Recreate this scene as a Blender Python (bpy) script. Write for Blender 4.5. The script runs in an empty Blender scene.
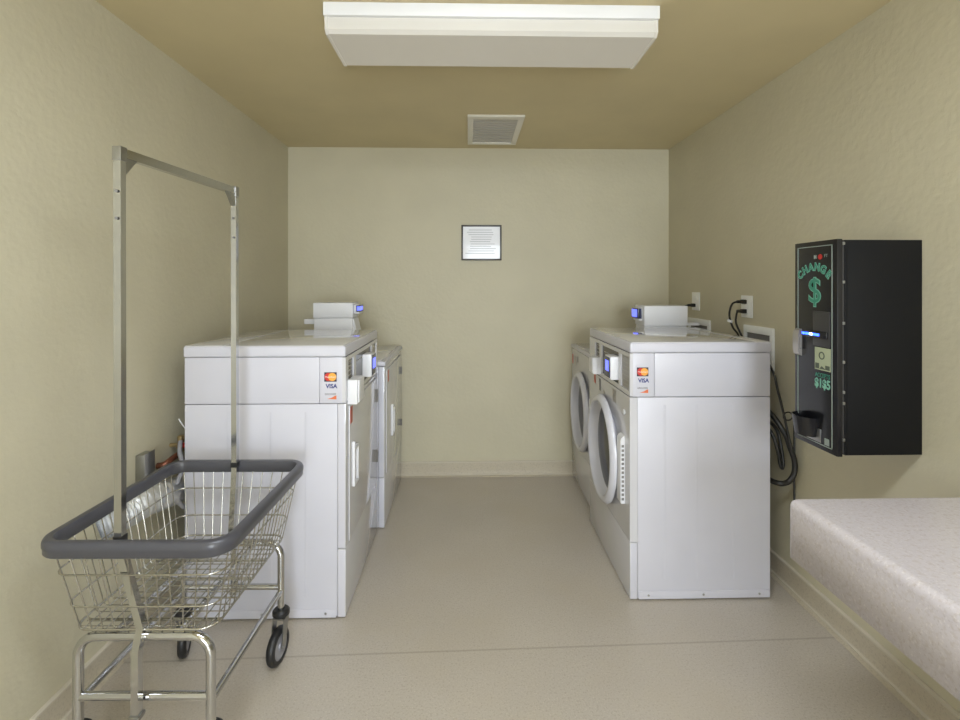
import bpy, bmesh, math, random
from mathutils import Vector, Matrix
random.seed(7)
PI = math.pi
S = bpy.context.scene
COL = S.collection

# ------------------------------------------------------------------ materials
def srgb(r, g, b):
    f = lambda c: (c/255/12.92) if c/255 <= .04045 else ((c/255+.055)/1.055)**2.4
    return (f(r), f(g), f(b), 1)

def mat(name, rgb, rough=.5, metal=0, spec=.5, emit=None, estr=1, bump=None, speckle=None, coat=0):
    m = bpy.data.materials.new(name); m.use_nodes = True
    nt = m.node_tree; N = nt.nodes; L = nt.links
    b = N['Principled BSDF']
    b.inputs['Base Color'].default_value = srgb(*rgb)
    b.inputs['Roughness'].default_value = rough
    b.inputs['Metallic'].default_value = metal
    b.inputs['Specular IOR Level'].default_value = spec
    b.inputs['Coat Weight'].default_value = coat
    tc = N.new('ShaderNodeTexCoord')
    if emit:
        b.inputs['Emission Color'].default_value = srgb(*emit)
        b.inputs['Emission Strength'].default_value = estr
    # a very slight tonal unevenness on everything: nothing real is one flat value
    nz = N.new('ShaderNodeTexNoise'); nz.inputs['Scale'].default_value = 3.0; nz.inputs['Detail'].default_value = 3
    L.new(tc.outputs['Object'], nz.inputs['Vector'])
    rp = N.new('ShaderNodeValToRGB')
    c = srgb(*rgb)
    rp.color_ramp.elements[0].position = .3; rp.color_ramp.elements[1].position = .7
    rp.color_ramp.elements[0].color = (c[0]*.965, c[1]*.965, c[2]*.965, 1)
    rp.color_ramp.elements[1].color = (min(1, c[0]*1.03), min(1, c[1]*1.03), min(1, c[2]*1.03), 1)
    L.new(nz.outputs['Fac'], rp.inputs['Fac'])
    last = rp.outputs['Color']
    if speckle:
        for (scale, lo, hi, col, amt) in speckle:
            n2 = N.new('ShaderNodeTexNoise'); n2.inputs['Scale'].default_value = scale
            n2.inputs['Detail'].default_value = 4; n2.inputs['Roughness'].default_value = .6
            L.new(tc.outputs['Object'], n2.inputs['Vector'])
            mr = N.new('ShaderNodeMapRange'); mr.inputs['From Min'].default_value = lo; mr.inputs['From Max'].default_value = hi
            mr.inputs['To Max'].default_value = amt
            L.new(n2.outputs['Fac'], mr.inputs['Value'])
            mx = N.new('ShaderNodeMix'); mx.data_type = 'RGBA'
            L.new(mr.outputs['Result'], mx.inputs['Factor']); L.new(last, mx.inputs['A'])
            mx.inputs['B'].default_value = srgb(*col); last = mx.outputs['Result']
    L.new(last, b.inputs['Base Color'])
    if bump:
        prev = None
        for (scale, strength, dist) in bump:
            n3 = N.new('ShaderNodeTexNoise'); n3.inputs['Scale'].default_value = scale; n3.inputs['Detail'].default_value = 3
            L.new(tc.outputs['Object'], n3.inputs['Vector'])
            bp = N.new('ShaderNodeBump'); bp.inputs['Strength'].default_value = strength; bp.inputs['Distance'].default_value = dist
            L.new(n3.outputs['Fac'], bp.inputs['Height'])
            if prev: L.new(prev.outputs['Normal'], bp.inputs['Normal'])
            prev = bp
        L.new(prev.outputs['Normal'], b.inputs['Normal'])
    return m

WALLC = (197, 190, 165)
M_wall = mat('khaki_wall_paint', WALLC, .55, bump=[(14, .35, .005), (45, .5, .003)])
M_ceil = mat('khaki_ceiling_paint', (210, 196, 157), .6, bump=[(30, .2, .002)])
M_floor = mat('speckled_vinyl_floor', (190, 182, 171), .3,
              speckle=[(150, .52, .66, (160, 148, 130), .6), (210, .56, .68, (218, 210, 196), .6), (2.0, .45, .7, (188, 177, 158), .5)],
              bump=[(60, .06, .001)])
M_base = mat('vinyl_cove_base', (194, 184, 164), .35, speckle=[(150, .52, .66, (160, 149, 132), .5)])
M_cap = mat('cove_cap_strip', (201, 193, 176), .35)
M_white = mat('white_enamel', (204, 203, 212), .3, coat=.1)
M_front = mat('white_enamel_front', (206, 205, 209), .11, coat=.5)
M_top = mat('white_porcelain_top', (211, 210, 213), .08, coat=.6)
M_plastic = mat('white_plastic', (228, 228, 231), .3)
M_ring = mat('white_door_ring_plastic', (212, 212, 220), .2)
M_seam = mat('dark_seam', (120, 118, 116), .6)
M_darkwin = mat('dark_console_glass', (66, 62, 58), .15)
M_card = mat('grey_instruction_card', (148, 142, 132), .3)
M_print = mat('console_print', (170, 166, 158), .5)
M_lcd = mat('blue_lcd', (90, 100, 240), .2, emit=(84, 96, 255), estr=1.3)
M_lcdback = mat('lcd_bezel', (48, 54, 86), .2)
M_glassdark = mat('dark_porthole_glass', (30, 30, 29), .12, spec=.12)
M_rubber = mat('black_rubber', (28, 28, 29), .45)
M_cable = mat('black_cable', (30, 29, 28), .4)
M_bumper = mat('grey_bumper_plastic', (74, 74, 80), .3)
M_chrome = mat('chrome', (196, 197, 198), .12, metal=1)
M_wire = mat('zinc_wire', (186, 184, 176), .25, metal=1)
M_steel = mat('brushed_steel', (168, 168, 166), .35, metal=1)
M_foil = mat('aluminium_foil_duct', (216, 218, 222), .38, metal=.75, bump=[(40, .5, .004)])
M_hub = mat('grey_wheel_hub', (150, 150, 156), .4)
M_red = mat('red_sticker', (186, 76, 56), .4)
M_redv = mat('red_valve_handle', (176, 40, 36), .4)
M_copper = mat('copper_pipe', (140, 92, 74), .35, metal=.7)
M_brass = mat('brass', (200, 180, 140), .3, metal=1)
M_black = mat('black_powder_coat', (17, 17, 18), .6, spec=.2, bump=[(300, .15, .0006)])
M_blackface = mat('black_gloss_panel', (26, 26, 29), .2)
M_grayval = mat('charcoal_plastic', (56, 55, 55), .4)
M_teal = mat('teal_print', (56, 130, 108), .5)
M_tealhi = mat('pale_teal_print', (118, 176, 155), .5)
M_line = mat('pale_border_line', (140, 150, 142), .5)
M_bluled = mat('blue_led', (40, 70, 255), .2, emit=(40, 76, 255), estr=5)
M_blucore = mat('pale_blue_led', (170, 190, 255), .2, emit=(170, 190, 255), estr=5)
M_bill = mat('banknote_print', (170, 178, 148), .5)
M_billink = mat('banknote_ink', (74, 84, 70), .5)
M_silver = mat('silver_handle', (176, 172, 168), .3, metal=.6)
M_lam = mat('speckled_laminate', (204, 198, 203), .24,
            speckle=[(100, .50, .66, (188, 178, 174), .6), (150, .55, .68, (222, 217, 217), .6), (220, .58, .70, (168, 158, 154), .5)])
M_lens = mat('acrylic_lens', (186, 184, 178), .3, emit=(240, 230, 212), estr=.11)
M_housing = mat('white_fixture_metal', (225, 225, 226), .35)
M_vent = mat('white_vent_frame', (232, 228, 216), .4)
M_grille = mat('grey_vent_grille', (196, 192, 184), .5)
M_frame = mat('dark_wood_frame', (62, 56, 52), .35)
M_paper = mat('white_paper', (226, 226, 230), .25, coat=.4)
M_ink = mat('grey_ink', (160, 160, 166), .5)
M_blacklabel = mat('black_print', (52, 48, 52), .5)
M_mcr = mat('card_red', (204, 50, 44), .4)
M_mcy = mat('card_orange', (240, 168, 70), .4)
M_mck = mat('card_dark', (46, 40, 52), .4)
M_navy = mat('navy_print', (40, 48, 120), .4)
M_orange = mat('orange_print', (222, 118, 70), .4)
M_outlet = mat('white_outlet_plate', (240, 241, 238), .3)
M_doorwood = mat('painted_door', (200, 194, 176), .45)
M_fillpane = mat('added_fill_pane', (240, 244, 250), .5, emit=(245, 247, 255), estr=1.5)  # glowing glass of the added door behind the camera

# floor seam line (welded vinyl joint), part of the floor's own pattern
def add_floor_seam(m):
    nt = m.node_tree; N = nt.nodes; L = nt.links
    b = N['Principled BSDF']; src = b.inputs['Base Color'].links[0].from_socket
    tc = N.new('ShaderNodeTexCoord'); sx = N.new('ShaderNodeSeparateXYZ'); L.new(tc.outputs['Object'], sx.inputs[0])
    # y - 1.807 + 0.03*x
    ad = N.new('ShaderNodeMath'); ad.operation = 'MULTIPLY_ADD'; ad.inputs[1].default_value = -.022; L.new(sx.outputs['X'], ad.inputs[0]); L.new(sx.outputs['Y'], ad.inputs[2])
    sb = N.new('ShaderNodeMath'); sb.operation = 'SUBTRACT'; sb.inputs[1].default_value = 1.797; L.new(ad.outputs[0], sb.inputs[0])
    ab = N.new('ShaderNodeMath'); ab.operation = 'ABSOLUTE'; L.new(sb.outputs[0], ab.inputs[0])
    mr = N.new('ShaderNodeMapRange'); mr.inputs['From Min'].default_value = .002; mr.inputs['From Max'].default_value = .006
    mr.inputs['To Min'].default_value = .34; mr.inputs['To Max'].default_value = 0; L.new(ab.outputs[0], mr.inputs['Value'])
    mx = N.new('ShaderNodeMix'); mx.data_type = 'RGBA'; L.new(mr.outputs['Result'], mx.inputs['Factor']); L.new(src, mx.inputs['A'])
    mx.inputs['B'].default_value = srgb(120, 108, 90); L.new(mx.outputs['Result'], b.inputs['Base Color'])
add_floor_seam(M_floor)

# ------------------------------------------------------------------ mesh helpers
def box(bm, x0, x1, y0, y1, z0, z1, bev=0, seg=2):
    r = bmesh.ops.create_cube(bm, size=1)
    vs = r['verts']
    bmesh.ops.scale(bm, vec=(abs(x1-x0), abs(y1-y0), abs(z1-z0)), verts=vs)
    bmesh.ops.translate(bm, vec=((x0+x1)/2, (y0+y1)/2, (z0+z1)/2), verts=vs)
    if bev:
        es = list({e for v in vs for e in v.link_edges})
        bmesh.ops.bevel(bm, geom=es, offset=bev, segments=seg, affect='EDGES', profile=.6)
    return bm

def NB(): return bmesh.new()
def B(*a, **k): return box(NB(), *a, **k)

def prism(bm, pts, axis, a0, a1):
    """extrude a 2-D outline along an axis; pts are the two other coordinates in xyz order"""
    def mk(p, a):
        if axis == 'X': return (a, p[0], p[1])
        if axis == 'Y': return (p[0], a, p[1])
        return (p[0], p[1], a)
    v0 = [bm.verts.new(mk(p, a0)) for p in pts]; v1 = [bm.verts.new(mk(p, a1)) for p in pts]
    n = len(pts)
    bm.faces.new(v0); bm.faces.new(v1[::-1])
    for i in range(n):
        j = (i+1) % n
        bm.faces.new((v0[i], v1[i], v1[j], v0[j]))
    bmesh.ops.recalc_face_normals(bm, faces=bm.faces)
    return bm

def smooth_path(pts, n=8):
    P = [Vector(p) for p in pts]
    if len(P) < 3: return P
    out = []
    for i in range(len(P)-1):
        p0 = P[max(i-1, 0)]; p1 = P[i]; p2 = P[i+1]; p3 = P[min(i+2, len(P)-1)]
        for k in range(n):
            t = k/n
            out.append(.5*((2*p1)+(-p0+p2)*t+(2*p0-5*p1+4*p2-p3)*t*t+(-p0+3*p1-3*p2+p3)*t**3))
    out.append(P[-1]); return out

def fillet(pts, r, n=6, closed=False):
    P = [Vector(p) for p in pts]; out = []
    N = len(P)
    for i in range(N):
        if not closed and i in (0, N-1): out.append(P[i]); continue
        a = P[(i-1) % N]; b = P[i]; c = P[(i+1) % N]
        d1 = (a-b).normalized(); d2 = (c-b).normalized()
        ang = d1.angle(d2)
        if ang > 3.1: out.append(b); continue
        t = min(r/math.tan(ang/2), (a-b).length*.49, (c-b).length*.49); rr = t*math.tan(ang/2)
        ctr = b+(d1+d2).normalized()*(rr/math.sin(ang/2))
        s = b+d1*t; e = b+d2*t
        v1 = (s-ctr); v2 = (e-ctr); A = v1.angle(v2)
        for k in range(n+1):
            f = k/n
            out.append(ctr+(v1*math.sin((1-f)*A)+v2*math.sin(f*A))/math.sin(A))
    return out

def sweep(bm, path, section, closed=False, up=Vector((0, 0, 1)), cap=True):
    """sweep a 2-D section (side, up) along a path"""
    P = [Vector(p) for p in path]; N = len(P); rings = []
    prevn = None
    for i in range(N):
        if closed: t = (P[(i+1) % N]-P[(i-1) % N])
        else: t = (P[min(i+1, N-1)]-P[max(i-1, 0)])
        t.normalize()
        if prevn is None:
            u = up - t*up.dot(t)
            if u.length < 1e-3: u = Vector((1, 0, 0)) - t*t.x
        else:
            u = prevn - t*prevn.dot(t)
        u.normalize(); prevn = u
        s = t.cross(u)
        rings.append([bm.verts.new(P[i]+s*a+u*b) for a, b in section])
    n = len(section)
    for i in range(N if closed else N-1):
        r0 = rings[i]; r1 = rings[(i+1) % N]
        for k in range(n):
            j = (k+1) % n
            bm.faces.new((r0[k], r0[j], r1[j], r1[k]))
    if not closed and cap:
        bm.faces.new(rings[0][::-1]); bm.faces.new(rings[-1])
    return bm

def circ(r, n=10): return [(r*math.cos(2*PI*k/n), r*math.sin(2*PI*k/n)) for k in range(n)]
def tube(bm, path, r, n=10, closed=False): return sweep(bm, path, circ(r, n), closed)
def T(path, r, n=10): return tube(NB(), path, r, n)

def lathe(bm, prof, M, n=40, close=False):
    """prof: (radius, height) along local z; M maps to place"""
    rings = []
    for r, h in prof:
        if r < 1e-6: rings.append([bm.verts.new(M @ Vector((0, 0, h)))])
        else: rings.append([bm.verts.new(M @ Vector((r*math.cos(2*PI*k/n), r*math.sin(2*PI*k/n), h))) for k in range(n)])
    m = len(rings)
    for i in range(m if close else m-1):
        a = rings[i]; b = rings[(i+1) % m]
        for k in range(n):
            j = (k+1) % n
            if len(a) == 1 and len(b) == 1: break
            if len(a) == 1: bm.faces.new((a[0], b[k], b[j]))
            elif len(b) == 1: bm.faces.new((a[k], b[0], a[j]))
            else: bm.faces.new((a[k], b[k], b[j], a[j]))
    return bm

def axis_mat(loc, axis):
    q = Vector((0, 0, 1)).rotation_difference(Vector(axis).normalized())
    return Matrix.Translation(loc) @ q.to_matrix().to_4x4()
def cyl(bm, loc, axis, r, h, n=24, bev=0):
    M = axis_mat(loc, axis)
    if bev: return lathe(bm, [(0, 0), (r-bev, 0), (r, bev), (r, h-bev), (r-bev, h), (0, h)], M, n)
    return lathe(bm, [(0, 0), (r, 0), (r, h), (0, h)], M, n)

def OBJ(name, bm, m, parent=None, smooth=True, angle=38):
    bmesh.ops.recalc_face_normals(bm, faces=bm.faces)
    me = bpy.data.meshes.new(name); bm.to_mesh(me); bm.free()
    me.materials.append(m)
    if smooth:
        me.polygons.foreach_set('use_smooth', [True]*len(me.polygons))
        me.set_sharp_from_angle(angle=math.radians(angle))
    o = bpy.data.objects.new(name, me); COL.objects.link(o)
    if parent: o.parent = parent
    return o

def tag(o, label, cat, group=None):
    o['label'] = label; o['category'] = cat
    if group: o['group'] = group
    return o
def thing(name, label, cat, loc=(0, 0, 0), rz=0, group=None):
    o = bpy.data.objects.new(name, None); COL.objects.link(o)
    o.empty_display_size = .1
    o.location = loc; o.rotation_euler = (0, 0, rz)
    return tag(o, label, cat, group)
def struct(name, bm, m, parent=None):
    o = OBJ(name, bm, m, parent, smooth=False)
    if not parent: o['kind'] = 'structure'
    return o

def text_bm(s, size, M, extr=.0006, align='CENTER', sx=1, bold=0):
    cu = bpy.data.curves.new('t', 'FONT'); cu.body = s; cu.size = size; cu.extrude = extr; cu.offset = bold
    cu.align_x = align; cu.align_y = 'CENTER'; cu.resolution_u = 3
    o = bpy.data.objects.new('t', cu); COL.objects.link(o)
    dg = bpy.context.evaluated_depsgraph_get(); dg.update()
    me = bpy.data.meshes.new_from_object(o.evaluated_get(dg))
    bm = NB(); bm.from_mesh(me)
    bmesh.ops.transform(bm, matrix=M @ Matrix.Diagonal((sx, 1, 1, 1)), verts=bm.verts)
    bpy.data.objects.remove(o); bpy.data.curves.remove(cu); bpy.data.meshes.remove(me)
    return bm
def merge(a, b):
    me = bpy.data.meshes.new('m'); b.to_mesh(me); b.free(); a.from_mesh(me); bpy.data.meshes.remove(me); return a
def frame_m(loc, right, up):
    r = Vector(right).normalized(); u = Vector(up).normalized(); n = r.cross(u)
    return Matrix(((r.x, u.x, n.x, loc[0]), (r.y, u.y, n.y, loc[1]), (r.z, u.z, n.z, loc[2]), (0, 0, 0, 1)))

# ------------------------------------------------------------------ room shell
XL, XR, YB, YF, H = -1.265, 1.438, 3.438, -3.0, 2.322
W = .1
struct('floor', B(XL-W, XR+W, YF-W, YB+W, -.06, 0), M_floor)
struct('ceiling', B(XL-W, XR+W, YF-W, YB+W, H, H+.06), M_ceil)
struct('wall_left', B(XL-W, XL, YF-W, YB+W, 0, H), M_wall)
struct('wall_right', B(XR, XR+W, YF-W, YB+W, 0, H), M_wall)
struct('wall_back', B(XL, XR, YB, YB+W, 0, H), M_wall)
# wall behind the camera, with an added door whose glowing glass serves as fill light
bm = NB(); DX0, DX1, DZ = -.10, 1.16, 2.10
box(bm, XL, DX0, YF-W, YF, 0, H); box(bm, DX1, XR, YF-W, YF, 0, H); box(bm, DX0, DX1, YF-W, YF, DZ, H)
struct('wall_front', bm, M_wall)
bm = NB()
for x0, x1, z0, z1 in ((DX0, DX0+.07, 0, DZ), (DX1-.07, DX1, 0, DZ), (.50, .56, 0, DZ), (DX0+.07, DX1-.07, DZ-.08, DZ), (DX0+.07, DX1-.07, .0, .16)):
    box(bm, x0, x1, YF-.06, YF-.02, z0, z1, .004)
d = struct('added_door_1', bm, M_doorwood)
OBJ('glow_pane', B(DX0+.065, DX1-.065, YF-.046, YF-.040, .155, DZ-.075), M_fillpane, d)

def cove(name, p0, p1, out):
    """cove base with its cap strip along a wall; out = direction into the room"""
    p0 = Vector(p0); p1 = Vector(p1); o = Vector(out)
    prof = [(0, 0), (.03, 0), (.03, .002), (.016, .008), (.009, .02), (.007, .04), (.007, .097), (0, .097)]
    bm = NB()
    r0 = [bm.verts.new(p0+o*a+Vector((0, 0, h))) for a, h in prof]; r1 = [bm.verts.new(p1+o*a+Vector((0, 0, h))) for a, h in prof]
    n = len(prof); bm.faces.new(r0); bm.faces.new(r1[::-1])
    for i in range(n): bm.faces.new((r0[i], r0[(i+1) % n], r1[(i+1) % n], r1[i]))
    b = struct(name, bm, M_base)
    bm = NB(); prof = [(0, .093), (.011, .093), (.011, .1), (.004, .104), (0, .104)]
    r0 = [bm.verts.new(p0+o*a+Vector((0, 0, h))) for a, h in prof]; r1 = [bm.verts.new(p1+o*a+Vector((0, 0, h))) for a, h in prof]
    n = len(prof); bm.faces.new(r0); bm.faces.new(r1[::-1])
    for i in range(n): bm.faces.new((r0[i], r0[(i+1) % n], r1[(i+1) % n], r1[i]))
    OBJ('cap_strip', bm, M_cap, b, smooth=False)
    bm = NB(); prof = [(.0125, .010), (.0165, .0085), (.0165, .013), (.0115, .017)]
    r0 = [bm.verts.new(p0+o*a+Vector((0, 0, h))) for a, h in prof]; r1 = [bm.verts.new(p1+o*a+Vector((0, 0, h))) for a, h in prof]
    n = len(prof); bm.faces.new(r0); bm.faces.new(r1[::-1])
    for i in range(n): bm.faces.new((r0[i], r0[(i+1) % n], r1[(i+1) % n], r1[i]))
    OBJ('weld_bead', bm, M_cap, b, smooth=False)
cove('baseboard_left', (XL, YF, 0), (XL, YB, 0), (1, 0, 0))
cove('baseboard_right', (XR, YF, 0), (XR, YB, 0), (-1, 0, 0))
cove('baseboard_back', (XL+.011, YB, 0), (XR-.011, YB, 0), (0, -1, 0))

# ------------------------------------------------------------------ ceiling light fixture
def fixture(loc, label, lensmat, gx=(0, 0)):
    t = thing('ceiling_light', label, 'ceiling light', loc)
    hw, hd = .579, .13
    # housing: shallow pan whose lower lip stands proud of the lens
    bm = NB(); box(bm, -hw, hw, -hd-.016, hd+.016, -.046, 0, .003)
    box(bm, -hw, -hw+.012, -hd, hd, -.058, -.044, .002); box(bm, hw-.012, hw, -hd, hd, -.058, -.044, .002)
    OBJ('housing', bm, M_housing, t)
    # wraparound lens: tapered tray
    bm = NB()
    z0, z1 = -.046, -.098
    pts = [(-hd-.002, z0), (-hd-.002, z1+.012), (-hd+.01, z1), (hd-.01, z1), (hd+.002, z1+.012), (hd+.002, z0)]
    prism(bm, pts, 'X', -hw+.012, hw-.012)
    OBJ('lens', bm, lensmat, t)
    for sx in (-1, 1):
        bm = NB()
        x = sx*(hw-.008)
        prism(bm, [(-hd-.006, z0), (-hd-.006, z1+.01), (-hd+.008, z1-.003), (hd-.008, z1-.003), (hd+.006, z1+.01), (hd+.006, z0)], 'X', x-.005, x+.005)
        OBJ('end_cap', bm, M_lens, t)
    return t
fx = fixture((.085, 1.806, H), 'long white ceiling light with a boxy acrylic lens, overhead near the camera', M_lens)
fx.rotation_euler.z = -.004

# second identical fitting, added out of frame overhead and lit as fill light
M_lens_fill = mat('added_fill_lens', (245, 242, 234), .4, emit=(236, 244, 255), estr=15.5)
fixture((.0, .45, H), 'added long white ceiling light, switched on as fill, out of frame above the camera', M_lens_fill)

# ceiling vent
t = thing('ceiling_vent', 'small square-framed white exhaust vent in the ceiling near the back wall', 'vent', (.161, 3.03, H))
bm = NB(); hx, hy = .164, .28
for a in ((-hx, hx, -hy, -hy+.05), (-hx, hx, hy-.035, hy), (-hx, -hx+.034, -hy+.05, hy-.035), (hx-.034, hx, -hy+.05, hy-.035)):
    box(bm, a[0], a[1], a[2], a[3], -.012, 0, .002)
OBJ('frame', bm, M_vent, t)
OBJ('backing', B(-hx+.03, hx-.03, -hy+.045, hy-.03, -.003, -.001), M_grille, t)
bm = NB()
for k in range(11):
    y = -hy+.065+k*.041
    box(bm, -hx+.034, hx-.034, y, y+.026, -.0075, -.004, 0)
OBJ('grille', bm, M_grille, t)

# framed notice on back wall
t = thing('framed_notice', 'white printed notice in a thin dark frame on the back wall', 'notice', (.095, YB, 1.651))
bm = NB(); hx, hz, w = .142, .125, .0115
box(bm, -hx, hx, -.018, 0, hz-w, hz, .002); box(bm, -hx, hx, -.018, 0, -hz, -hz+w, .002)
box(bm, -hx, -hx+w, -.018, 0, -hz+w, hz-w, .002); box(bm, hx-w, hx, -.018, 0, -hz+w, hz-w, .002)
OBJ('frame', bm, M_frame, t)
OBJ('sheet', B(-hx+w, hx-w, -.008, -.002, -hz+w, hz-w), M_paper, t)
bm = NB()
for k in range(11):
    z = .088-k*.0165; l = random.uniform(.07, .105); off = random.uniform(-.012, .012)
    box(bm, -l+off, l+off, -.0092, -.0078, z, z+.004)
OBJ('printed_lines', bm, M_ink, t)

# ------------------------------------------------------------------ laundry machines
def machine_body(t, w, dep, hb, near, gloss=M_white):
    """cabinet of a machine, local front at x=0 facing +x; near=-1/+1 is the side the camera sees"""
    hw = w/2
    bm = NB(); box(bm, -dep, -.034, -hw, hw, .008, hb, .004)
    OBJ('cabinet', bm, gloss, t)
    # side: folded lower flange and shallow embossed panel
    ny = near*hw
    bm = NB()
    box(bm, -dep+.004, -.038, min(ny, ny+near*.003), max(ny, ny+near*.003), .007, .040, .001)
    OBJ('base_rail', bm, gloss, t)
    for x in (-dep+.05, -dep*.52, -.08):
        bm = NB(); cyl(bm, (x, ny+near*.003, .024), (0, near, 0), .0048, .002, 12)
        OBJ('screw', bm, M_steel, t)
    for x in (-.065, -dep+.065):
        for y in (-hw+.05, hw-.05):
            bm = NB(); cyl(bm, (x, y, 0), (0, 0, 1), .022, .03, 16, .003)
            OBJ('foot', bm, M_rubber, t)

def white_edges(o):
    me = o.data; me.materials.append(M_white)
    for p in me.polygons:
        if abs(p.normal.y) > .5 and p.area > .002: p.material_index = 1
def front_panels(t, w, ztop, ztoe=.283, hole=None):
    hw = w/2
    if hole:
        bm = NB(); plate_with_hole(bm, -hw, hw, ztoe+.002, ztop, hole[0]-hw, hole[1], hole[2], -.0335, 0)
        white_edges(OBJ('front_panel', bm, M_front, t))
    else:
        white_edges(OBJ('front_panel', B(-.0335, 0, -hw, hw, ztoe+.002, ztop, .004), M_front, t))
    white_edges(OBJ('toe_panel', B(-.0335, 0, -hw, hw, .006, ztoe-.001, .004), M_front, t))

def top_machine(t, w, dep, near, win, coin, reader, cards, seamx, hole=None):
    hw = w/2
    front_panels(t, w, .872, .25 if hole else .283, hole)
    # console cabinet
    bm = NB(); box(bm, -dep, -.1072, -hw, hw, .8745, 1.0618, .003); OBJ('console_cabinet', bm, M_white, t)
    bm = NB(); box(bm, -.106, -.012, -hw, hw, .8745, 1.0618, .003); OBJ('console_end', bm, M_white, t)
    # fascia with its three openings
    bm = NB(); z0, z1, wz0, wz1 = .877, 1.061, .897, 1.043
    x0, x1 = -.014, .0
    box(bm, x0, x1, -hw, hw, wz1, z1); box(bm, x0, x1, -hw, hw, z0, wz0)
    edges = [-hw]+[e-hw for ww in win for e in ww]+[hw]
    for k in range(0, len(edges), 2): box(bm, x0, x1, edges[k], edges[k+1], wz0, wz1)
    bmesh.ops.remove_doubles(bm, verts=bm.verts, dist=1e-5)
    OBJ('console_fascia', bm, M_front, t)
    for k, (a, b) in enumerate(win):
        p = OBJ('window', B(-.013, -.007, a-hw-.002, b-hw+.002, wz0-.002, wz1+.002), M_card if cards[k] else M_darkwin, t)
        bm = NB()
        n = 7
        for q in range(n):
            z = wz0+.016+q*(wz1-wz0-.03)/(n-1)
            if k == 1 and q != 5: continue
            l = (b-a)*random.uniform(.25, .42)
            m_ = (a+b)/2-hw
            if k == 1: m_ += -(b-a)*.22; l = (b-a)*.16
            box(bm, -.0075, -.0062, m_-l, m_+l, z, z+.005)
        OBJ('print', bm, M_print, p)
    # lid
    bm = NB(); box(bm, -dep-.004, .0, -hw-.004, hw+.004, 1.063, 1.1065, .008, 3)
    lid = OBJ('lid', bm, M_white, t)
    bm = NB(); box(bm, -dep, seamx-.002, -hw, hw, 1.1062, 1.110, .0015); OBJ('rear_lid_strip', bm, M_top, lid)
    bm = NB(); box(bm, seamx+.002, -.008, -hw, hw, 1.1062, 1.1095, .0015); OBJ('lid_skin', bm, M_top, lid)
    # coin drawer box
    a, b, zz0, zz1 = coin
    c = OBJ('coin_box', B(.0, .040, a-hw, b-hw, zz0, zz1, .003), M_plastic, t)
    OBJ('coin_slide', B(.040, .046, a-hw+.012, b-hw+.004, zz0+.006, zz1-.002, .002), M_plastic, c)
    # card reader
    a, b = reader
    r = OBJ('card_reader', B(-.008, .036, a-hw, b-hw, .915, 1.022, .004), M_plastic, t)
    OBJ('bezel', B(.0362, .039, a-hw+.006, b-hw-.006, .922, 1.016, .001), M_lcdback, r)
    OBJ('screen', B(.0392, .0405, a-hw+.02, b-hw-.02, .952, 1.0), M_lcd, r)
    # payment sticker on the side facing the camera
    ny = near*hw
    y = ny+near*.0008
    return y

def stickers(t, x, y, near, sgn):
    """three card marks on the console end; x = left edge in local coords; sgn=+1 when local +x points to the viewer's right"""
    def q(u0, u1, z0, z1, m, th, name, par):
        a, b = x+sgn*u0, x+sgn*u1
        return OBJ(name, B(min(a, b), max(a, b), min(y, y+near*th), max(y, y+near*th), z0, z1), m, par, smooth=False)
    s = q(-.006, .056, .875+.012, 1.012, M_white, .0006, 'payment_sticker', t)
    q(0, .050, .963, 1.001, M_mck, .0012, 'card_logo', s)
    for dx, m, th in ((.0175, M_mcr, .0016), (.0325, M_mcy, .0019)):
        bm = NB(); cyl(bm, (x+sgn*dx, y, .982), (0, near, 0), .0165, th, 28); OBJ('logo_disc', bm, m, s)
    R = frame_m((x+sgn*.025, y+near*.0022, .982), (sgn, 0, 0), (0, 0, 1))
    OBJ('logo_lettering', text_bm('MasterCard', .0095, R, .0002, sx=.9), M_plastic, s, smooth=False)
    R = frame_m((x+sgn*.029, y+near*.0008, .944), (sgn, 0, 0), (0, 0, 1))
    OBJ('visa_lettering', text_bm('VISA', .024, R, .0004, sx=.95, bold=.0008), M_navy, s, smooth=False)
    R = frame_m((x+sgn*.025, y+near*.0008, .912), (sgn, 0, 0), (0, 0, 1))
    OBJ('discover_lettering', text_bm('DISCOVER', .010, R, .0004, sx=.95), M_blacklabel, s, smooth=False)
    bm = NB()
    P = [(x+sgn*.012, .893), (x+sgn*.030, .898), (x+sgn*.042, .905), (x+sgn*.049, .907), (x+sgn*.049, .891)]
    prism(bm, P, 'Y', y, y+near*.0012); OBJ('discover_swoosh', bm, M_orange, s, smooth=False)

def dryer_front(t, w, ztop, hu, hz, hinges, red, du0=.045, du1=.65):
    hw = w/2
    d = OBJ('door', B(.0, .006, du0-hw, du1-hw, .292, ztop, .004), M_front, t)
    # pull: raised rim around a scooped grip
    bm = NB(); a, b = hu; z0, z1 = hz
    box(bm, .006, .018, a-hw, a-hw+.012, z0, z1, .003); box(bm, .006, .018, b-hw-.012, b-hw, z0, z1-.03, .003)
    box(bm, .006, .018, a-hw+.01, b-hw-.01, z0, z0+.012, .003); box(bm, .006, .018, a-hw+.01, b-hw-.01, z1-.042, z1-.030, .003)
    OBJ('door_handle', bm, M_plastic, d)
    for (u, a, b) in hinges:
        bm = NB(); box(bm, .005, .009, u-hw-.005, u-hw+.005, a+.01, b-.01, .001); cyl(bm, (.007, u-hw, a), (0, 0, 1), .0022, b-a, 10)
        OBJ('hinge', bm, M_seam, d)
    a, b, z0, z1 = red
    OBJ('warning_sticker', B(.0062, .0072, a-hw, b-hw, z0, z1), M_red, d)

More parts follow.
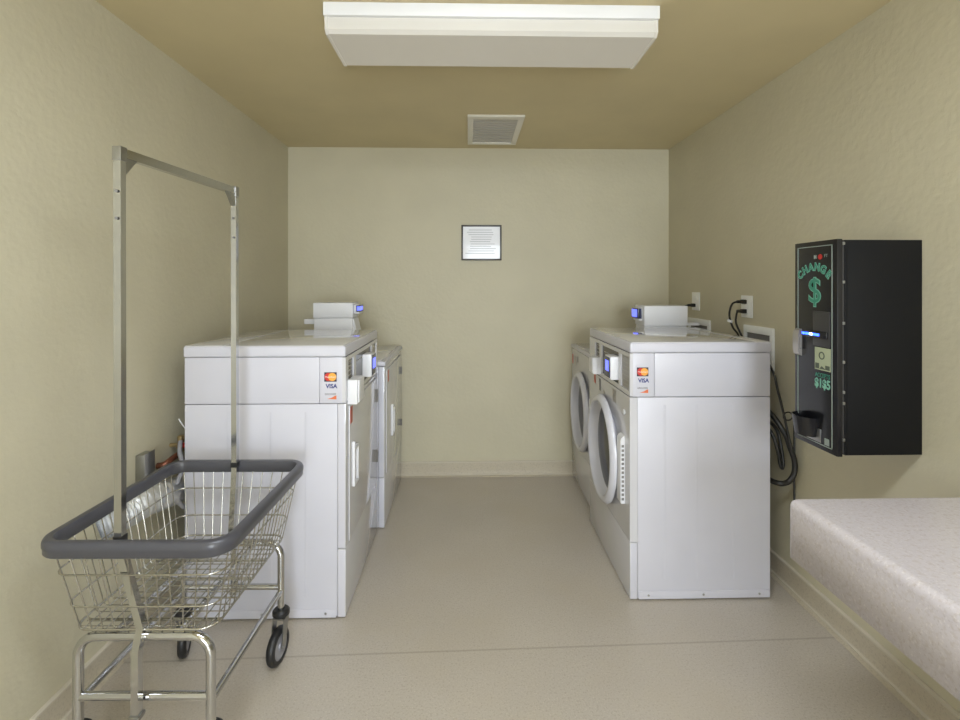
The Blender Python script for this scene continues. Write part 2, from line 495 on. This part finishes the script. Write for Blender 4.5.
def plate_with_hole(bm, y0, y1, z0, z1, cy, cz, r, xa, xb):
    angs = [2*PI*k/64 for k in range(64)]+[math.atan2(z-cz, y-cy) % (2*PI) for y in (y0, y1) for z in (z0, z1)]
    angs = sorted(angs); rings = [[], [], [], []]
    for a in angs:
        c, s_ = math.cos(a), math.sin(a)
        f = min(((y1-cy)/c if c > 1e-9 else 1e9), ((y0-cy)/c if c < -1e-9 else 1e9), ((z1-cz)/s_ if s_ > 1e-9 else 1e9), ((z0-cz)/s_ if s_ < -1e-9 else 1e9))
        for q, (x, rr) in enumerate(((xb, r), (xb, f), (xa, f), (xa, r))):
            rings[q].append(bm.verts.new((x, cy+c*rr, cz+s_*rr)))
    n = len(angs)
    for q in range(4):
        A, B_ = rings[q], rings[(q+1) % 4]
        for k in range(n): bm.faces.new((A[k], A[(k+1) % n], B_[(k+1) % n], B_[k]))
    bmesh.ops.remove_doubles(bm, verts=bm.verts, dist=1e-6)

def washer_front(t, w, cu, cz, R, marks, red, latch=True, ajar=2.2):
    hw = w/2
    # the door hangs slightly ajar from its hinge side
    pv = Vector((0, cu-hw-R, 0))
    A = Matrix.Translation(pv) @ Matrix.Rotation(math.radians(-ajar), 4, 'Z') @ Matrix.Translation(-pv)
    M = A @ axis_mat((0.001, cu-hw, cz), (1, 0, 0))
    bm = NB()
    prof = [(R, 0), (R, .010), (R-.004, .016), (R-.011, .024), (R-.020, .028), (R-.030, .027), (R-.037, .020), (R-.041, .0), (R-.048, -.020), (R-.056, -.026), (R-.056, -.030), (R-.044, -.026), (R-.038, 0)]
    lathe(bm, prof, M, 72, close=True)
    d = OBJ('door', bm, M_ring, t, angle=50)
    bm = NB(); rr = R-.051
    lathe(bm, [(rr, -.028), (rr, -.022), (rr*.9, -.019), (rr*.7, -.017), (rr*.4, -.016), (0, -.016)], M, 56)
    OBJ('door_glass', bm, M_glassdark, d, angle=60)
    if latch:
        y = cu-hw+R
        bm = NB()
        prism(bm, [(.0, cz-.15), (.0, cz+.15), (.010, cz+.146), (.019, cz+.132), (.019, cz-.145), (.016, cz-.15)], 'Y', y-.012, y+.042)
        h = OBJ('door_handle', bm, M_plastic, d)
        for k in range(13):
            z = cz-.135+k*.0195
            bm = B(.004, .0145, y+.0415, y+.043, z, z+.011)
            OBJ('grip_slot', bm, M_seam, h)
    OBJ('door_seal', lathe(NB(), [(R-.050, -.032), (R-.040, -.020), (R-.034, -.004), (R-.024, -.002), (R-.024, -.032)], axis_mat((0, cu-hw, cz), (1, 0, 0)), 56, close=True), M_ring, t, angle=60)
    for (a, b, z0, z1, m) in marks:
        OBJ('front_label', B(.0003, .0016, a-hw, b-hw, z0, z1), m, t)
    a, b, z0, z1 = red
    OBJ('warning_sticker', B(.0003, .0016, a-hw, b-hw, z0, z1), M_red, t)

def side_emboss(t, w, dep, near, z0, z1, xs):
    # faint pressed ribs on the cabinet side
    ny = near*w/2
    for a in xs:
        bm = NB(); y = ny+near*.0004
        prism(bm, [(a-.006, ny), (a, y), (a+.006, ny)], 'Z', z0, z1)
        OBJ('pressed_rib', bm, M_white, t, smooth=False)

# near left dryer
w = .686; dep = .645
t = thing('dryer', 'tall white front-load dryer with card sticker on its side, beside the laundry cart', 'dryer', (-.497, 1.980+w/2, 0), 0, 'coin-laundry machines')
machine_body(t, w, dep, .872, -1)
y = top_machine(t, w, dep, -1, [(.047, .144), (.186, .53), (.56, .665)], (.03, .135, .862, .963), (.345, .44), (0, 0, 1), -.49)
stickers(t, -.086, -w/2, -1, 1)
dryer_front(t, w, .855, (.085, .165), (.50, .69), [(.655, .395, .462), (.655, .72, .79)], (.052, .09, .775, .845))
side_emboss(t, w, dep, -1, .09, .84, [-.47, -.30, -.16])
# near right washer
dep = .612
t = thing('washer', 'tall white front-load washer with card sticker on its side, nearest on the right', 'washer', (.694, 2.062+w/2, 0), PI, 'coin-laundry machines')
machine_body(t, w, dep, .872, 1)
top_machine(t, w, dep, 1, [(.118, .202), (.241, .53), (.56, .672)], (.157, .236, .888, .974), (.435, .525), (0, 0, 1), -.55, (.315, .536, .226))
stickers(t, -.030, w/2, 1, -1)
washer_front(t, w, .315, .536, .262, [(.205, .232, .80, .862, M_seam), (.44, .462, .80, .86, M_card), (.47, .492, .80, .86, M_card), (.28, .31, .80, .815, M_card)], (.10, .13, .82, .868))
bm = NB(); lathe(bm, [(0, 0), (.012, 0), (.012, .003), (.008, .005), (0, .005)], axis_mat((0, w/2-.075, .79), (1, 0, 0)), 20); OBJ('front_badge', bm, M_plastic, t)
side_emboss(t, w, dep, 1, .09, .84, [-.45, -.29, -.15])

# far machines: no console, plain flat top
def low_machine(t, w, dep, ht, near, hole=None):
    hw = w/2
    machine_body(t, w, dep, ht-.026, near)
    front_panels(t, w, ht-.028, .283 if not hole else .25, hole)
    bm = NB(); box(bm, -dep-.003, .006, -hw-.003, hw+.003, ht-.025, ht, .006, 3); lid = OBJ('lid', bm, M_white, t)
    bm = NB(); box(bm, -dep+.02, -.02, -hw+.02, hw-.02, ht-.0003, ht+.0035, .001); OBJ('top_skin', bm, M_top, lid)
w2 = .68
t = thing('dryer', 'lower white dryer in the back left corner, past the tall dryer', 'dryer', (-.464, 2.70+w2/2, 0), 0, 'coin-laundry machines')
low_machine(t, w2, .645, .928, -1)
dryer_front(t, w2, .875, (.20, .27), (.455, .64), [(.65, .385, .43), (.65, .74, .79)], (.08, .115, .80, .865))
w3 = .645
t = thing('washer', 'lower white front-load washer in the back right corner, past the tall washer', 'washer', (.740, 2.785+w3/2, 0), PI, 'coin-laundry machines')
low_machine(t, w3, .60, .935, 1, (.312, .535, .216))
washer_front(t, w3, .312, .535, .252, [(.10, .125, .80, .86, M_card), (.17, .19, .83, .87, M_seam)], (.015, .04, .80, .865), latch=True)

# payment boxes standing on the far machines (local +x = towards the aisle)
def pay_box(name, label, loc, rz, L, ztop, zbase, zmid, lcd, slant, arm):
    t = thing(name, label, 'payment box', loc, rz, 'payment boxes on the low machines')
    hy = .075
    OBJ('pedestal', B(-L, -.004, -hy, hy, zbase, zmid-.001, .002), M_plastic, t)
    OBJ('case', B(-L-.004, 0, -hy-.006, hy+.006, zmid+.001, ztop, .004), M_plastic, t)
    a, z0, z1 = lcd
    r = OBJ('card_reader', B(0, a, -.05, .05, z0, z1, .005), M_plastic, t)
    OBJ('bezel', B(a-.018, a+.003, -.053, .053, z0+.012, z1-.004, .002), M_lcdback, r)
    bm = NB(); box(bm, a-.012, a+.0045, -.0545, .030, z0+.02, z1-.012)
    OBJ('screen', bm, M_lcd, r)
    if slant:
        bm = NB(); prism(bm, [(-.004, zbase), (.052, zbase), (.002, zmid-.006), (-.004, zmid-.004)], 'Y', -.06, .06)
        OBJ('sloped_front', bm, M_plastic, t)
    for x in (-L+.02, -L/2, -.02):
        bm = NB(); cyl(bm, (x, -hy if rz == 0 else hy, zbase+.185), (0, -1 if rz == 0 else 1, 0), .004, .002, 10)
        if not slant: OBJ('screw', bm, M_seam, t)
        else: bm.free()
    OBJ('rear_raceway', B(-L-arm, -L-.002, -.03, .03, zmid-.04 if slant else zbase+.168, zmid-.010 if slant else zbase+.185, .003), M_plastic, t)
    return t
pay_box('payment_box', 'white card payment box standing on the low back left dryer', (-.698, 3.03, .9315), 0, .234, .313, .0005, .221, (.032, .245, .302), True, .075)
pay_box('payment_box', 'white card payment box standing on the low back right washer', (1.046, 2.93, .9385), PI, .256, .290, .0005, .17, (.024, .20, .278), False, .10)

# ------------------------------------------------------------------ right wall services
def outlet(y, z, label, plugs):
    t = thing('wall_outlet', label, 'outlet', (XR, y, z), group='white outlets on the right wall')
    OBJ('cover_plate', B(-.006, 0, -.05, .05, -.057, .057, .003), M_outlet, t)
    for s in (-1, 1):
        OBJ('socket', B(-.0085, -.005, -.018, .018, s*.024-.014, s*.024+.014, .003), M_outlet, t)
    return t
outlet(2.459, 1.243, 'white wall outlet with two black plugs, above the tall washer', 2)
outlet(3.018, 1.25, 'white wall outlet with one black plug, near the back corner', 1)

def cord(label, plug, path, name='power_cord', r=.005, tie=None):
    t = thing(name, label, 'cord', group='black cords plugged into the wall')
    bm = NB(); x, y, z = plug
    box(bm, x-.034, x-.010, y-.013, y+.013, z-.011, z+.011, .004); 
    cyl(bm, (x-.055, y, z), (1, 0, 0), .008, .024, 12)
    OBJ('plug', bm, M_cable, t)
    OBJ('cable', T(smooth_path([(x-.052, y, z)]+path, 8), r, 8), M_cable, t)
    if tie:
        bm = NB(); cyl(bm, tie, (.3, -.2, 1), .013, .012, 14); OBJ('cable_tie', bm, M_plastic, t)
    return t
cord('upper black cord from the near wall outlet, with a white tie', (XR, 2.459, 1.268),
     [(1.352, 2.45, 1.255), (1.333, 2.44, 1.20), (1.345, 2.43, 1.14), (1.375, 2.42, 1.08), (1.39, 2.41, .9), (1.395, 2.40, .6)], tie=(1.333, 2.438, 1.165))
cord('lower black cord from the near wall outlet', (XR, 2.459, 1.219),
     [(1.372, 2.445, 1.2), (1.362, 2.43, 1.16), (1.378, 2.41, 1.10), (1.402, 2.39, 1.02), (1.41, 2.38, .8), (1.41, 2.37, .6)])
cord('black cord from the far wall outlet near the back corner', (XR, 3.018, 1.225),
     [(1.365, 3.02, 1.215), (1.345, 3.03, 1.17), (1.35, 3.05, 1.05), (1.37, 3.06, .85)])

def supply_box(y0, y1, z0, z1, label):
    t = thing('washer_supply_box', label, 'utility box', (XR, (y0+y1)/2, 0), group='supply boxes in the right wall')
    h = (y1-y0)/2; bm = NB(); X = -.014
    box(bm, X, 0, -h, h, z1-.036, z1, .002); box(bm, X, 0, -h, h, z0, z0+.03, .002)
    box(bm, X, 0, -h, -h+.02, z0+.03, z1-.036, .002); box(bm, X, 0, h-.02, h, z0+.03, z1-.036, .002)
    OBJ('faceplate', bm, M_outlet, t)
    OBJ('recess', B(-.004, -.001, -h+.018, h-.018, z0+.028, z1-.034), M_seam, t)
    for y, m in ((-.05, M_redv), (.03, M_steel)):
        bm = NB(); cyl(bm, (-.004, y, z0+.08), (-1, 0, 0), .012, .035, 14); cyl(bm, (-.028, y, z0+.05), (0, 0, 1), .011, .03, 12)
        OBJ('valve', bm, m, t)
    return t
supply_box(2.236, 2.473, .951, 1.15, 'white washer supply box in the wall behind the tall washer')
supply_box(2.834, 3.105, .95, 1.143, 'white washer supply box in the wall behind the low back washer')

# hoses looped in the gap between the washer and the wall
def hose(name, label, path, r, m=M_cable, cat='hose'):
    o = OBJ(name, T(smooth_path(path, 10), r, 10), m); return tag(o, label, cat)
YH = 2.05
hose('drain_hose', 'thick black drain hose looping out beside the tall washer', [(1.312, YH+.22, .82), (1.340, YH+.08, .79), (1.362, YH+.005, .72), (1.385, YH, .655), (1.403, YH, .60), (1.402, YH, .545), (1.375, YH, .508), (1.335, YH+.01, .50), (1.322, YH+.10, .50), (1.312, YH+.22, .52)], .0115)
hose('supply_hose', 'thin black hose hanging inside the drain hose loop', [(1.328, YH+.16, .74), (1.332, YH+.05, .71), (1.345, YH+.025, .64), (1.357, YH+.025, .58), (1.366, YH+.025, .558), (1.374, YH+.03, .58), (1.368, YH+.04, .66), (1.362, YH+.06, .72), (1.362, YH+.16, .75)], .0075)
hose('black_cord', 'thin black cord running down the wall behind the tall washer', [(1.335, YH+.10, 1.03), (1.332, YH+.03, .97), (1.337, YH+.01, .90), (1.347, YH, .84), (1.354, YH-.012, .78), (1.368, YH-.018, .70), (1.375, YH-.022, .66)], .005, cat='cord')
bm = NB(); c = Vector((1.352, YH-.035, .80))
pts = [c+Vector((  .020*math.cos(a), 0, .017*math.sin(a))) for a in [2*PI*k/20 for k in range(20)]]
tube(bm, pts, .0032, 8, closed=True)
o = OBJ('cord_loop', bm, M_cable); tag(o, 'small ring of black tie cord around the hoses', 'cord')
o = OBJ('thin_wall_cable', T([(XR-.008, 2.09, .75), (XR-.008, 2.09, .45), (XR-.008, 2.09, .24)], .004, 8), M_cable); tag(o, 'thin black cable running straight down the right wall', 'cable')

# ------------------------------------------------------------------ left wall services
t = thing('electrical_box', 'grey metal electrical box on the left wall behind the cart', 'utility box', (XL, 1.90, .655))
OBJ('box_body', B(0, .034, -.028, .028, -.055, .052, .004), M_steel, t)
OBJ('cover', B(.034, .038, -.031, .031, -.058, .056, .002), M_steel, t)
o = OBJ('copper_pipe', T(smooth_path([(XL+.004, 2.0, .62), (XL+.03, 2.0, .625), (XL+.04, 2.03, .635), (XL+.04, 2.09, .64)], 6), .012, 12), M_copper); tag(o, 'short copper pipe stub behind the cart rim', 'pipe')
t = thing('gas_valve', 'brass gas valve with a red handle behind the laundry cart', 'valve', (XL+.045, 2.11, .675))
bm = NB(); cyl(bm, (0, -.02, -.03), (0, 0, 1), .014, .07, 14, .003); cyl(bm, (0, -.018, 0), (0, -1, 0), .012, .02, 14); cyl(bm, (-.045, -.02, 0), (1, 0, 0), .008, .04, 12)
OBJ('valve_body', bm, M_brass, t)
OBJ('handle', B(.008, .05, -.036, -.022, -.008, .012, .004), M_redv, t)
hose('flexible_gas_line', 'pale flexible gas line curving behind the tall dryer', [(-1.205, 2.06, .70), (-1.19, 2.03, .665), (-1.165, 2.01, .61), (-1.172, 1.985, .56), (-1.17, 1.975, .50), (-1.155, 1.99, .46), (-1.16, 2.03, .44), (-1.17, 2.1, .44)], .009, M_hub)
hose('thin_wire', 'thin pale wire sticking up behind the tall dryer', [(-1.20, 2.04, .80), (-1.185, 2.045, .77), (-1.17, 2.06, .74), (-1.16, 2.09, .72)], .0025, M_plastic, 'wire')
# foil vent duct: corrugated
bm = NB(); path = smooth_path([(XL+.004, 1.68, .53), (XL+.045, 1.72, .545), (XL+.06, 1.80, .55), (XL+.062, 1.92, .53), (XL+.062, 2.08, .50), (XL+.062, 2.25, .50)], 14)
N = len(path); prevn = None; rings = []
for i, p in enumerate(path):
    tt = (path[min(i+1, N-1)]-path[max(i-1, 0)]).normalized()
    u = (Vector((0, 0, 1)) if prevn is None else prevn); u = (u-tt*u.dot(tt)).normalized(); prevn = u; s = tt.cross(u)
    r = .050+(.0035 if i % 2 else -.0035)
    rings.append([bm.verts.new(p+(s*math.cos(a)+u*math.sin(a))*(r+random.uniform(-.002, .002))) for a in [2*PI*k/20 for k in range(20)]])
for i in range(N-1):
    for k in range(20):
        bm.faces.new((rings[i][k], rings[i][(k+1) % 20], rings[i+1][(k+1) % 20], rings[i+1][k]))
bm.faces.new(rings[0]); bm.faces.new(rings[-1])
o = OBJ('foil_vent_duct', bm, M_foil, angle=60); tag(o, 'silver foil vent duct along the left wall behind the cart', 'duct')

# ------------------------------------------------------------------ bill change machine
t = thing('change_machine', 'black wall-mounted bill change machine with teal CHANGE lettering', 'change machine', (XR, 1.596, .818))
X0, X1, Y0, Y1, Z0, Z1 = 1.162-XR, 0, -.097, .097, 0, .681
OBJ('cabinet', B(X0+.026, X1, Y0, Y1, Z0, Z1, .002), M_black, t)
OBJ('side_cover', B(X0+.032, X1-.006, Y0-.002, Y0+.001, Z0+.006, Z1-.006, .001), M_black, t)
d = OBJ('door', B(X0, X0+.018, Y0-.002, Y1+.002, Z0-.004, Z1+.003, .003), M_blackface, t)
h = OBJ('hinge_strip', B(X0+.018, X0+.026, Y0+.003, Y1-.003, Z0+.003, Z1-.003), M_grayval, t)
for z in (.67, .548, .418, .295, .20, .165, .05):
    OBJ('hinge_knuckle', B(X0+.018, X0+.025, Y0-.003, Y0+.004, z-.005, z+.004, .001), M_steel, h)
fx0 = X0-.0004
bm = NB(); a, b, c0, c1, lw = Y0+.018, Y1-.014, .012, .668, .0028
box(bm, fx0-.001, fx0+.001, a, b, c1-lw, c1); box(bm, fx0-.001, fx0+.001, a, b, c0, c0+lw)
box(bm, fx0-.001, fx0+.001, a, a+lw, c0, c1); box(bm, fx0-.001, fx0+.001, b-lw, b, c0, c1)
OBJ('border_line', bm, M_line, d, smooth=False)
def cm(y, z): return frame_m((fx0-.0004, y, z), (0, -1, 0), (0, 0, 1))
# arched CHANGE
bm = NB(); bm2 = NB(); cy, cz, R = .003, .501, .0966
for k, ch in enumerate('CHANGE'):
    a = math.radians(43-86*k/5)
    loc = (fx0-.0004, cy+R*math.sin(a), cz+R*math.cos(a))
    up = Vector((0, math.sin(a), math.cos(a))); right = Vector((0, -math.cos(a), math.sin(a)))
    merge(bm2, text_bm(ch, .036, frame_m(loc, right, up), .0003, sx=.95, bold=.0022))
    loc = (fx0-.001, loc[1], loc[2])
    merge(bm, text_bm(ch, .036, frame_m(loc, right, up), .0003, sx=.95, bold=.0004))
OBJ('change_outline', bm2, M_tealhi, d, smooth=False)
OBJ('change_lettering', bm, M_teal, d, smooth=False)
OBJ('dollar_outline', text_bm('$', .120, cm(0, .516), .0003, sx=1.0, bold=.002), M_tealhi, d, smooth=False)
OBJ('dollar_sign', text_bm('$', .120, frame_m((fx0-.0014, 0, .516), (0, -1, 0), (0, 0, 1)), .0003, sx=1.0, bold=-.0008), M_teal, d, smooth=False)
bm = NB()
OBJ('maker_lettering', merge(text_bm('H', .016, cm(-.003, .631), .0003, bold=.001), text_bm('FT', .014, cm(-.052, .633), .0003)), M_line, d, smooth=False)
bm = NB(); lathe(bm, [(0, 0), (.009, 0), (.009, .001), (0, .001)], axis_mat((fx0-.0012, -.026, .631), (1, 0, 0)), 20); OBJ('maker_emblem', bm, M_redv, d)
# bill validator
v = OBJ('bill_validator', B(X0-.005, X0, -.072, .004, .335, .452, .004), M_grayval, t)
OBJ('bill_slot', B(X0-.011, X0-.004, -.066, .030, .362, .386, .004), M_blackface, v)
for y, m, s in ((.040, M_bluled, .008), (.022, M_bluled, .010), (.004, M_blucore, .008), (-.012, M_bluled, .010), (-.028, M_bluled, .007)):
    OBJ('led', B(X0-.0125, X0-.0105, y-s, y+s*.7, .3700, .378, .001), m, v)
# handle
bm = NB()
prism(bm, [(X0, .292), (X0, .385), (X0-.010, .380), (X0-.014, .365), (X0-.014, .312), (X0-.010, .297)], 'Y', .062, .090)
OBJ('handle', bm, M_silver, d)
OBJ('lock', B(X0-.010, X0-.003, .058, .0625, .315, .36, .003), M_seam, d)
# note picture + text
n_ = OBJ('banknote_picture', B(fx0-.001, fx0+.001, -.072, -.002, .258, .332), M_bill, d, smooth=False)
bm = NB(); lathe(bm, [(.009, 0), (.013, 0), (.013, .001), (.009, .001)], axis_mat((fx0-.002, -.034, .306), (1, 0, 0)), 20, close=True)
box(bm, fx0-.0016, fx0-.001, -.069, -.050, .262, .276); box(bm, fx0-.0016, fx0-.001, -.022, -.005, .262, .280)
prism(bm, [(-.052, .262), (-.024, .262), (-.034, .272)], 'X', fx0-.0016, fx0-.001)
OBJ('banknote_print', bm, M_billink, n_, smooth=False)
OBJ('accepts_lettering', text_bm('ACCEPTS', .020, cm(-.036, .240), .0003, sx=.80, bold=.0003), M_teal, d, smooth=False)
OBJ('value_lettering', text_bm('$1$5', .040, cm(-.036, .213), .0003, sx=.85, bold=.0016), M_tealhi, d, smooth=False)
# coin cup
bm = NB(); cyM = frame_m((X0, .030, .02), (0, 1, 0), (0, 0, 1))
pts = []
def halfcup(bm, r, z0, z1, thick):
    ring = lambda rr, z: [bm.verts.new((X0-rr*1.0*math.sin(a), .032+rr*1.15*math.cos(a), z)) for a in [PI*k/18 for k in range(19)]]
    a0 = ring(r*.8, z0); a1 = ring(r, z1); b1 = ring(r-thick, z1); b0 = ring(r*.8-thick, z0+thick)
    for A, B_ in ((a0, a1), (a1, b1), (b1, b0)):
        for i in range(18): bm.faces.new((A[i], A[i+1], B_[i+1], B_[i]))
    bm.faces.new(a0); bm.faces.new(b0[::-1])
halfcup(bm, .046, .030, .094, .003)
OBJ('coin_cup', bm, M_blackface, t)
OBJ('cup_backplate', B(X0-.002, X0, -.03, .078, .018, .062, .001), M_steel, t)
OBJ('rating_label', B(fx0-.0012, fx0, -.066, -.046, .018, .040), M_line, d, smooth=False)

# ------------------------------------------------------------------ folding counter
bm = NB(); box(bm, .838, XR+.001, -1.1, 1.256, .648, .800)
bot = [f for f in bm.faces if f.normal.z < -.5]
bmesh.ops.delete(bm, geom=bot, context='FACES_ONLY')
es = [e for e in bm.edges if all(v.co.z > .7 for v in e.verts) and not all(v.co.x > 1.4 for v in e.verts)]
es += [e for e in bm.edges if all(v.co.x < .9 for v in e.verts) and all(v.co.y > 1.2 for v in e.verts)]
bmesh.ops.bevel(bm, geom=list(set(es)), offset=.022, segments=6, affect='EDGES', profile=.5)
bmesh.ops.recalc_face_normals(bm, faces=bm.faces)
o = OBJ('folding_counter', bm, M_lam, angle=50)
sm = o.modifiers.new('s', 'SOLIDIFY'); sm.thickness = .028; sm.offset = -1
tag(o, 'pale speckled laminate counter with a deep rounded front edge on the right wall', 'counter')

# ------------------------------------------------------------------ laundry cart
CX, CY = -.858, 1.545
t = thing('laundry_cart', 'wire laundry cart with grey bumper rim and tall chrome hanging bar', 'laundry cart', (CX, CY, 0))
ZR = .703
hx, hy = .254, .298        # outer half size of the rim
# bumper rim
path = fillet([(-hx+.014, -hy+.014, ZR-.02), (hx-.014, -hy+.014, ZR-.02), (hx-.014, hy-.014, ZR-.02), (-hx+.014, hy-.014, ZR-.02)], .055, 8, closed=True)
sec = [(-.013, .010), (-.009, .018), (.004, .020), (.011, .016), (.0145, .008), (.0145, -.002), (.0125, -.006), (.0125, -.018), (.009, -.022), (-.009, -.022), (-.013, -.018)]
bm = NB(); sweep(bm, path, sec, closed=True); OBJ('bumper_rim', bm, M_bumper, t, angle=50)
# basket
ZB = .440
tx, ty = hx-.020, hy-.020
bx, by = .185, .237
def lerp(a, b, f): return a+(b-a)*f
def rect(f, z=None, r=.045, grow=0):
    X = lerp(bx, tx, f)+grow; Y = lerp(by, ty, f)+grow; Z = lerp(ZB, ZR-.02, f) if z is None else z
    return fillet([(-X, -Y, Z), (X, -Y, Z), (X, Y, Z), (-X, Y, Z)], r, 5, closed=True)
bm = NB()
for f, r in ((.02, .0032), (.30, .0024), (.68, .0024), (.93, .003)):
    tube(bm, rect(f, grow=.003), r, 7, closed=True)
rw = .0017
n = 12
for k in range(n):                       # wires running lengthwise under the basket, up both ends
    u = -1+2*(k+.5)/n
    tube(bm, fillet([(u*tx*.95, -ty, ZR-.02), (u*bx*.97, -by, ZB), (u*bx*.97, by, ZB), (u*tx*.95, ty, ZR-.02)], .012, 3), rw, 6)
n = 16
for k in range(n):                       # wires running across
    u = -1+2*(k+.5)/n
    tube(bm, fillet([(-tx, u*ty*.95, ZR-.02), (-bx, u*by*.97, ZB-.003), (bx, u*by*.97, ZB-.003), (tx, u*ty*.95, ZR-.02)], .012, 3), rw, 6)
for k in range(5):                       # extra floor wires
    u = -1+2*(k+.5)/5
    tube(bm, [(-bx, u*by, ZB-.006), (bx, u*by, ZB-.006)], .0026, 6)
OBJ('wire_basket', bm, M_wire, t, angle=60)
# tubular base: two arched end frames, rails
lx, ly = .176, .232
for s in (-1, 1):
    y = s*ly
    OBJ('end_frame', T(fillet([(-lx, y, .185), (-lx, y, .423), (lx, y, .423), (lx, y, .185)], .052, 8), .0125, 14), M_chrome, t)
    OBJ('cross_bar', T([(-lx, y, .262), (lx, y, .262)], .0105, 12), M_chrome, t)
for s in (-1, 1):
    OBJ('side_rail', T([(s*lx, -ly, .248), (s*lx, ly, .248)], .0095, 12), M_chrome, t)
    OBJ('basket_rail', T([(s*.085, -ly, .4225), (s*.085, ly, .4225)], .0095, 12), M_chrome, t)
# posts and hanging bar
sq = [(-.0095, -.0095), (.0095, -.0095), (.0095, .0095), (-.0095, .0095)]
def post(s):
    yt = s*(hy-.002+.000) ; X = -.044 if s < 0 else -.004; XB = -.004
    bm = NB()
    p = [(X-.002, s*(hy-.038), 1.70), (X, s*(hy-.038), ZR-.03), (XB, s*(by+.0), ZB+.01), (XB, s*(ly+.024), .40), (XB, s*(ly+.024), .232)]
    sweep(bm, p, sq, up=Vector((1, 0, 0)))
    o = OBJ('post', bm, M_chrome, t, angle=30)
    OBJ('post_collar', B(X-.0115, X+.0115, s*(hy-.038)-.0115, s*(hy-.038)+.0115, ZR-.016, ZR+.002, .001), M_rubber, o)
    OBJ('post_foot', B(XB-.014, XB+.014, s*(ly+.024)-.014, s*(ly+.024)+.014, .224, .236, .003), M_steel, o)
    for z in (1.60, 1.53):
        bm = NB(); cyl(bm, (X-.001, s*(hy-.038)-.0125, z), (0, -1, 0), .004, .001, 10); OBJ('adjustment_hole', bm, M_seam, o)
post(-1); post(1)
pe = hy-.038
bm = NB(); sweep(bm, [(-.046, -pe-.010, 1.702), (-.006, pe+.010, 1.702)], [(-.009, -.012), (.009, -.012), (.009, .012), (-.009, .012)])
OBJ('hanging_bar', bm, M_chrome, t, angle=30)
for s in (-1, 1):
    xo = -.046 if s < 0 else -.006
    bm = NB()
    prism(bm, [(s*(pe-.009), 1.69), (s*(pe-.055), 1.69), (s*(pe-.045), 1.682), (s*(pe-.018), 1.652), (s*(pe-.009), 1.645)], 'X', xo-.008, xo+.008)
    box(bm, xo-.012, xo+.012, s*pe-.012, s*pe+.012, 1.680, 1.717, .002)
    OBJ('corner_bracket', bm, M_steel, t)
# casters
def caster(x, y, ang):
    c = bpy.data.objects.new('caster', None); COL.objects.link(c); c.parent = t; c.empty_display_size = .03
    c.location = (x, y, 0); c.rotation_euler = (0, 0, ang)
    bm = NB(); cyl(bm, (0, 0, .155), (0, 0, 1), .0095, .035, 14); OBJ('stem', bm, M_chrome, c)
    bm = NB(); cyl(bm, (0, 0, .158), (0, 0, 1), .030, .026, 24, .007); OBJ('swivel_guard', bm, M_rubber, c)
    off = .022
    M = axis_mat((off, -.014, .0635), (0, 1, 0))
    bm = NB(); lathe(bm, [(.044, 0), (.055, 0), (.061, .005), (.0635, .014), (.061, .023), (.055, .028), (.044, .028)], M, 36, close=True)
    OBJ('tyre', bm, M_rubber, c)
    bm = NB(); lathe(bm, [(0, .0), (.012, -.001), (.014, .004), (.044, .003), (.044, .025), (.014, .024), (.012, .029), (0, .028)], M, 32)
    OBJ('wheel_hub', bm, M_hub, c)
    bm = NB()
    for s in (-1, 1):
        prism(bm, [(-.017, .155), (.020, .155), (off+.012, .062), (off, .052), (off-.012, .062)], 'Y', s*.021-.0015, s*.021+.0015)
    box(bm, -.018, .021, -.0225, .0225, .152, .1575, .001)
    cyl(bm, (off, -.024, .0635), (0, 1, 0), .006, .048, 10)
    OBJ('fork', bm, M_steel, c)
caster(lx, ly, math.radians(-97)); caster(-lx, ly, math.radians(110))
caster(lx, -ly, math.radians(-8)); caster(-lx, -ly, math.radians(-15))
t.rotation_euler = (0, 0, math.radians(-1.0))

# ------------------------------------------------------------------ lights
def area(name, loc, rot, sx, sy, power, col=(1, 1, 1)):
    l = bpy.data.lights.new(name, 'AREA'); l.shape = 'RECTANGLE'; l.size = sx; l.size_y = sy; l.energy = power; l.color = col
    o = bpy.data.objects.new(name, l); COL.objects.link(o); o.location = loc; o.rotation_euler = rot
    return o
area('added_fill_light', ((DX0+DX1)/2, YF+.01, 1.25), (PI/2, 0, 0), 1.1, 1.8, 62, (.82, .91, 1))  # added fill lamp standing just inside the unseen, made-up door

w_ = bpy.data.worlds.new('w'); S.world = w_; w_.use_nodes = True
w_.node_tree.nodes['Background'].inputs[0].default_value = (.8, .85, 1, 1)
w_.node_tree.nodes['Background'].inputs[1].default_value = .3

# ------------------------------------------------------------------ camera
cd = bpy.data.cameras.new('camera'); co = bpy.data.objects.new('camera', cd); COL.objects.link(co)
cd.sensor_width = 36; cd.lens = 484.4/960*36
cd.shift_y = (283.8-360)/960
co.location = (0, 0, 1.36); co.rotation_euler = (PI/2, 0, -.0246)
cd.clip_start = .02
S.camera = co
S.view_settings.view_transform = 'Standard'; S.view_settings.look = 'None'
S.view_settings.gamma = 1; S.view_settings.use_curve_mapping = False
S.view_settings.exposure = 0.82
